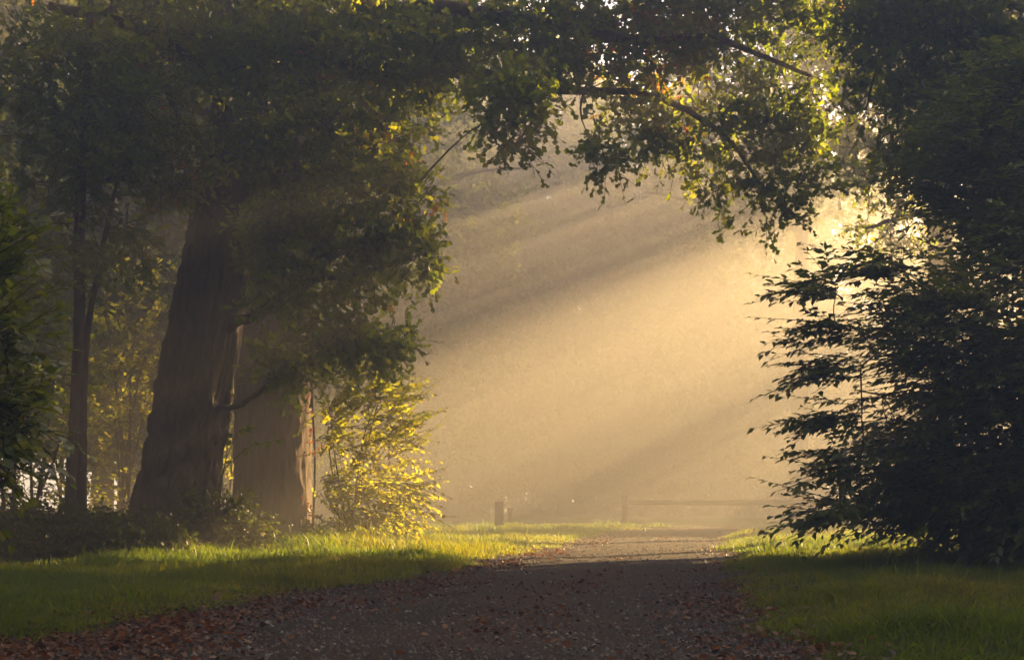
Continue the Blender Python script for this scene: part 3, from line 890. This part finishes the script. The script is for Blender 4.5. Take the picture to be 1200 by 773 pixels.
def wood_tree(kind, x, y, rz, sc, label, group, name="woodland_tree"):
    o = bpy.data.objects.new(name, None)
    COL.objects.link(o)
    o.location = (x, y, float(gz(x, y))); o.rotation_euler = (0, 0, rz); o.scale = (sc, sc, sc)
    tag(o, label, "tree", group)
    for nm, me in zip(("trunk", "branchwork", "crown"), KINDS[kind]):
        c = bpy.data.objects.new(nm, me)
        COL.objects.link(c); c.parent = o
        if nm != "trunk": c["kind"] = "stuff"
    return o


# far edge of the clearing, dissolving in mist
for k, (kd, x, y, rz, sc) in enumerate([
        ('round2', -26, 62, 0, 1.1), ('round', -18, 66, 1, 1.2), ('round2', -10, 72, 2, 1.05), ('round', -3, 76, 3, 1.2), ('round2', 4, 80, 4, 1.1), ('round', 11, 82, 5, 1.15),
        ('round2', 18, 86, .5, 1.0), ('round', 26, 90, 1.5, 1.0), ('round2', -14, 84, 2.5, 1.15), ('round2', 0, 92, 3.5, 1.2), ('round2', 14, 96, 4.5, 1.2), ('low', -6, 66, 2, 1.0), ('low', 1, 70, 4, .9), ('low', 22, 80, 1, .9), ('low', 8, 74, 3, .8), ('round', -2.5, 60, 1.2, .95), ('round2', 2.5, 68, 3.3, 1.25), ('round', 9.5, 66, 5.0, 1.25), ('round2', -5.5, 52, .3, 1.0), ('round2', 20, 74, 2.6, 1.2), ('round2', 4, 76, 2.0, 1.3), ('round2', 11.5, 79, 0.7, 1.28), ('round2', -4, 74, 5.2, 1.28), ('low', 14, 78, 5, .95), ('low', -12, 64, 1, 1.0), ('low', 28, 82, 2, 1.0), ('low', 4, 86, 0, 1.1), ('low', 17, 90, 2.2, 1.1), ('low', -4, 82, 1.2, 1.1), ('low', 10, 88, 4.1, 1.1), ('low', 23, 92, 5.1, 1.1)]):
    wood_tree(kd, x, y, rz, sc, "pale tree dissolving into the golden mist beyond the wooden barrier", "misty trees along the far edge of the clearing")

for k in range(17):
    x = -16 + k * 2.9 + 1.2 * math.sin(k * 2.1); y = 69 + 5 * math.sin(k * 1.3) + .35 * max(x, 0)
    wood_tree('thicket', x, y, k * 1.7, .8 + .3 * ((k * 7) % 5) / 4, "low misty thicket on the ground behind the wooden barrier", "misty thickets behind the barrier", name="thicket")

# left wood behind the oak
for k, (kd, x, y, rz, sc) in enumerate([
        ('round', -9.5, 33, 0, 1.0), ('round2', -14, 38, 1, 1.0), ('round', -8, 44, 2, 1.05), ('round2', -20, 46, 3, 1.0), ('round2', -13, 52, 4, 1.05), ('round', -16, 28, 5, 1.0), ('low', -7.8, 37, 1.0, 1.0), ('low', -11, 28, 2.0, 1.0)]):
    wood_tree(kd, x, y, rz, sc, "leafy tree of the dim wood behind the leaning oak", "trees of the wood behind the leaning oak")

# tall high-crowned trees whose crowns close the top of the clearing
for k, (kd, x, y, rz, sc) in enumerate([('tall2', 13.2, 45, 1, .96), ('umbrella', 10.5, 52, 2, 1.2), ('umbrella', -4.5, 50, 1, 1.05), ('tall', 15.3, 41.7, 5, .88), ('tall', -6.5, 60, 4, 1.0), ('tall2', -1.5, 70, 3, 1.05)]):
    wood_tree(kd, x, y, rz, sc, "tall tree with bare trunk and high crown rising out of the mist", "tall trees standing in the clearing")

# right-hand wood, beyond the bush, that shades the near path; some unseen trees added to block sun
for k, (kd, x, y, rz, sc) in enumerate([('round', 15.5, 21, 0, .95), ('round2', 15, 13, 1, .9), ('low', 9.4, 20.3, 2, .7), ('low', 8.5, 15.0, 3, .8), ('round', 20, 24, 4, 1.0), ('round', 14, 6, 4, .9), ('small', 9.9, 25.5, 1, 1.0), ('tall', 13.4, 29.2, 3, .88), ('small', 8.7, 22.7, 4, .85), ('mid', 11.9, 22.6, 1, 1.1), ('airy', 12.6, 30.3, 2, 1.0), ('round2', 24.5, 30.5, 1, .9), ('round', 19, 17, 2, .9)]):
    wood_tree(kd, x, y, rz, sc, "leafy tree of the wood to the side of the tall bush", "trees of the wood beside the tall bush")
for k, (kd, x, y, rz, sc) in enumerate([('round', 28.2, 57, 0, .93), ('low', 24.5, 50, 4, 1.15), ('round2', 21.5, 64, 1, .85), ('low', 36, 51, 2, 1.2)]):
    wood_tree(kd, x, y, rz, sc, "rounded tree beyond the end of the wooden barrier", "rounded trees beyond the end of the barrier")

# the wood goes on round and behind the viewpoint
for k, (kd, x, y, rz, sc) in enumerate([('round', -9, 6, 0, .95), ('round2', -13, 14, 1, .95), ('round2', -8, -5, 2, 1.0), ('round', 10, -4, 3, 1.0), ('round', -16, -2, 5, 1.0),
                                        ('round2', 15, -8, 1, 1.0), ('round', -11, -18, 2, 1.0), ('round', -16, 22, 4, 1.0), ('round', -22, 10, 4, 1.0), ('low', -8.5, 1.5, 1, .9), ('low', 9, 3.0, 2, .8)]):
    wood_tree(kd, x, y, rz, sc, "leafy tree of the wood around the near end of the path", "trees of the wood around the near end of the path")

for k, (kd, x, y, rz, sc) in enumerate([('airy', 17.7, 47.4, 1, .72), ('airy', 16.3, 51.6, 3, .78), ('airy', 16.6, 57.3, 5, .85)]):  # trees added out of sight so their shadows streak the lower mist
    wood_tree(kd, x, y, rz, sc, "added slender thin-crowned tree behind the tall bush, streaking the mist with shade", "added slender trees behind the tall bush")

# ------------------------------------------------------------------ posts and barrier
def box_post(w, d, h, ch=.02):
    V = []
    for z, k in ((-.2, 1), (h - ch, 1), (h, .75)):
        for sx, sy in ((-1, -1), (1, -1), (1, 1), (-1, 1)):
            V.append((sx * w / 2 * k, sy * d / 2 * k, z))
    Q = [(8, 9, 10, 11)]
    for b in (0, 4):
        for j in range(4):
            Q.append((b + j, b + (j + 1) % 4, b + 4 + (j + 1) % 4, b + 4 + j))
    return np.array(V, float), np.array(Q)


def simple(name, VQ, mat, loc, label=None, cat=None, parent=None, rz=0, group=None):
    o = bpy.data.objects.new(name, make_mesh(name, VQ[0], [VQ[1]]))
    o.data.materials.append(mat)
    COL.objects.link(o); o.location = tuple(float(c) for c in loc); o.rotation_euler = (0, 0, rz)
    if parent is not None: o.parent = parent
    return tag(o, label, cat, group)


def on_ground(px, d):
    x = (px - CX) / F * d
    return (x, d, float(gz(x, d)))


simple("wooden_post", box_post(.20, .20, .66), M_wood, on_ground(585, 35), "stout square wooden post standing in the misty grass short of the barrier", "post", rz=.1)
simple("wooden_post", box_post(.10, .10, .52), M_wood, on_ground(598, 38), "thin short wooden post just behind the stout post", "post", rz=.3)
b0 = on_ground(732, 44)
bar = thing("barrier", b0, "low wooden barrier rail across the far end of the clearing", "barrier")
simple("post", box_post(.16, .16, .86), M_wood, (0, 0, 0), parent=bar)
simple("post", box_post(.16, .16, .74), M_wood, (7.4, .4, 0), parent=bar)
rail = np.array([(.1, 0, .645, .085), (2.5, .1, .63, .09), (5, .2, .64, .09), (7.6, .4, .64, .10)])
c = smooth_line(rail, 20)
v, q = tubes(c[None, :, :3], c[None, :, 3], 10)
simple("rail", (v, q), M_wood, (0, -.16, 0), parent=bar)

# ------------------------------------------------------------------ single fallen leaves that stand out
from mathutils import Matrix
fl = []
for k in range(4):
    V = tpl_lobed()[0].copy(); V[:, 2] += .12 * np.sin(V[:, 0] * 4 + k); V[:, 2] -= V[:, 2].min()
    b = make_mesh("fallen_leaf", V, [tpl_lobed()[1]], tint=np.full(len(V), .35 + .15 * k)); b.materials.append(M_litter); fl.append(b)
rng = np.random.default_rng(77)
spots = [(113, 718), (175, 733), (60, 722), (300, 690), (935, 700), (1005, 690), (960, 715), (870, 735), (1000, 745), (940, 757), (1135, 765), (1060, 720), (905, 690), (890, 715), (1100, 740), (20, 735), (230, 712), (260, 700)]
for k, (px, py) in enumerate(spots):
    d = F * .66 / (py - HY)
    x = (px - CX) / F * d
    left = px < 600
    o = bpy.data.objects.new("fallen_leaf", fl[k % 4]); COL.objects.link(o)
    s = .085 + .05 * rng.random()
    o.scale = (s, s, s); o.rotation_euler = (rng.normal() * .3, rng.normal() * .3, rng.random() * 6.28)
    o.location = (x, d, float(gz(x, d)) + .035)
    tag(o, "brown fallen leaf lying in the grass beside the leaf-strewn path edge" if left else "brown fallen leaf lying in the shaded grass below the tall bush", "leaf",
        "fallen leaves in the grass below the oak" if left else "fallen leaves in the grass below the tall bush")

# ------------------------------------------------------------------ haze
hv = np.array([(x, y, z) for z in (-1.3, 23.6) for x, y in ((-175, -95), (175, -95), (175, 180), (-175, 180))], float)
hq = np.array([(0, 3, 2, 1), (4, 5, 6, 7), (0, 1, 5, 4), (1, 2, 6, 5), (2, 3, 7, 6), (3, 0, 4, 7)])
m, nt, out = new_mat("morning_mist")
pv = nt.nodes.new("ShaderNodeVolumePrincipled")
pv.inputs["Density"].default_value = .0136
pv.inputs["Anisotropy"].default_value = .38
pv.inputs["Color"].default_value = (.80, .78, .74, 1)
pv.inputs["Density Attribute"].default_value = ""
nt.links.new(pv.outputs[0], out.inputs["Volume"])
link("haze", make_mesh("haze", hv, [hq]), m, kind="stuff", label="thin golden morning mist filling the clearing")
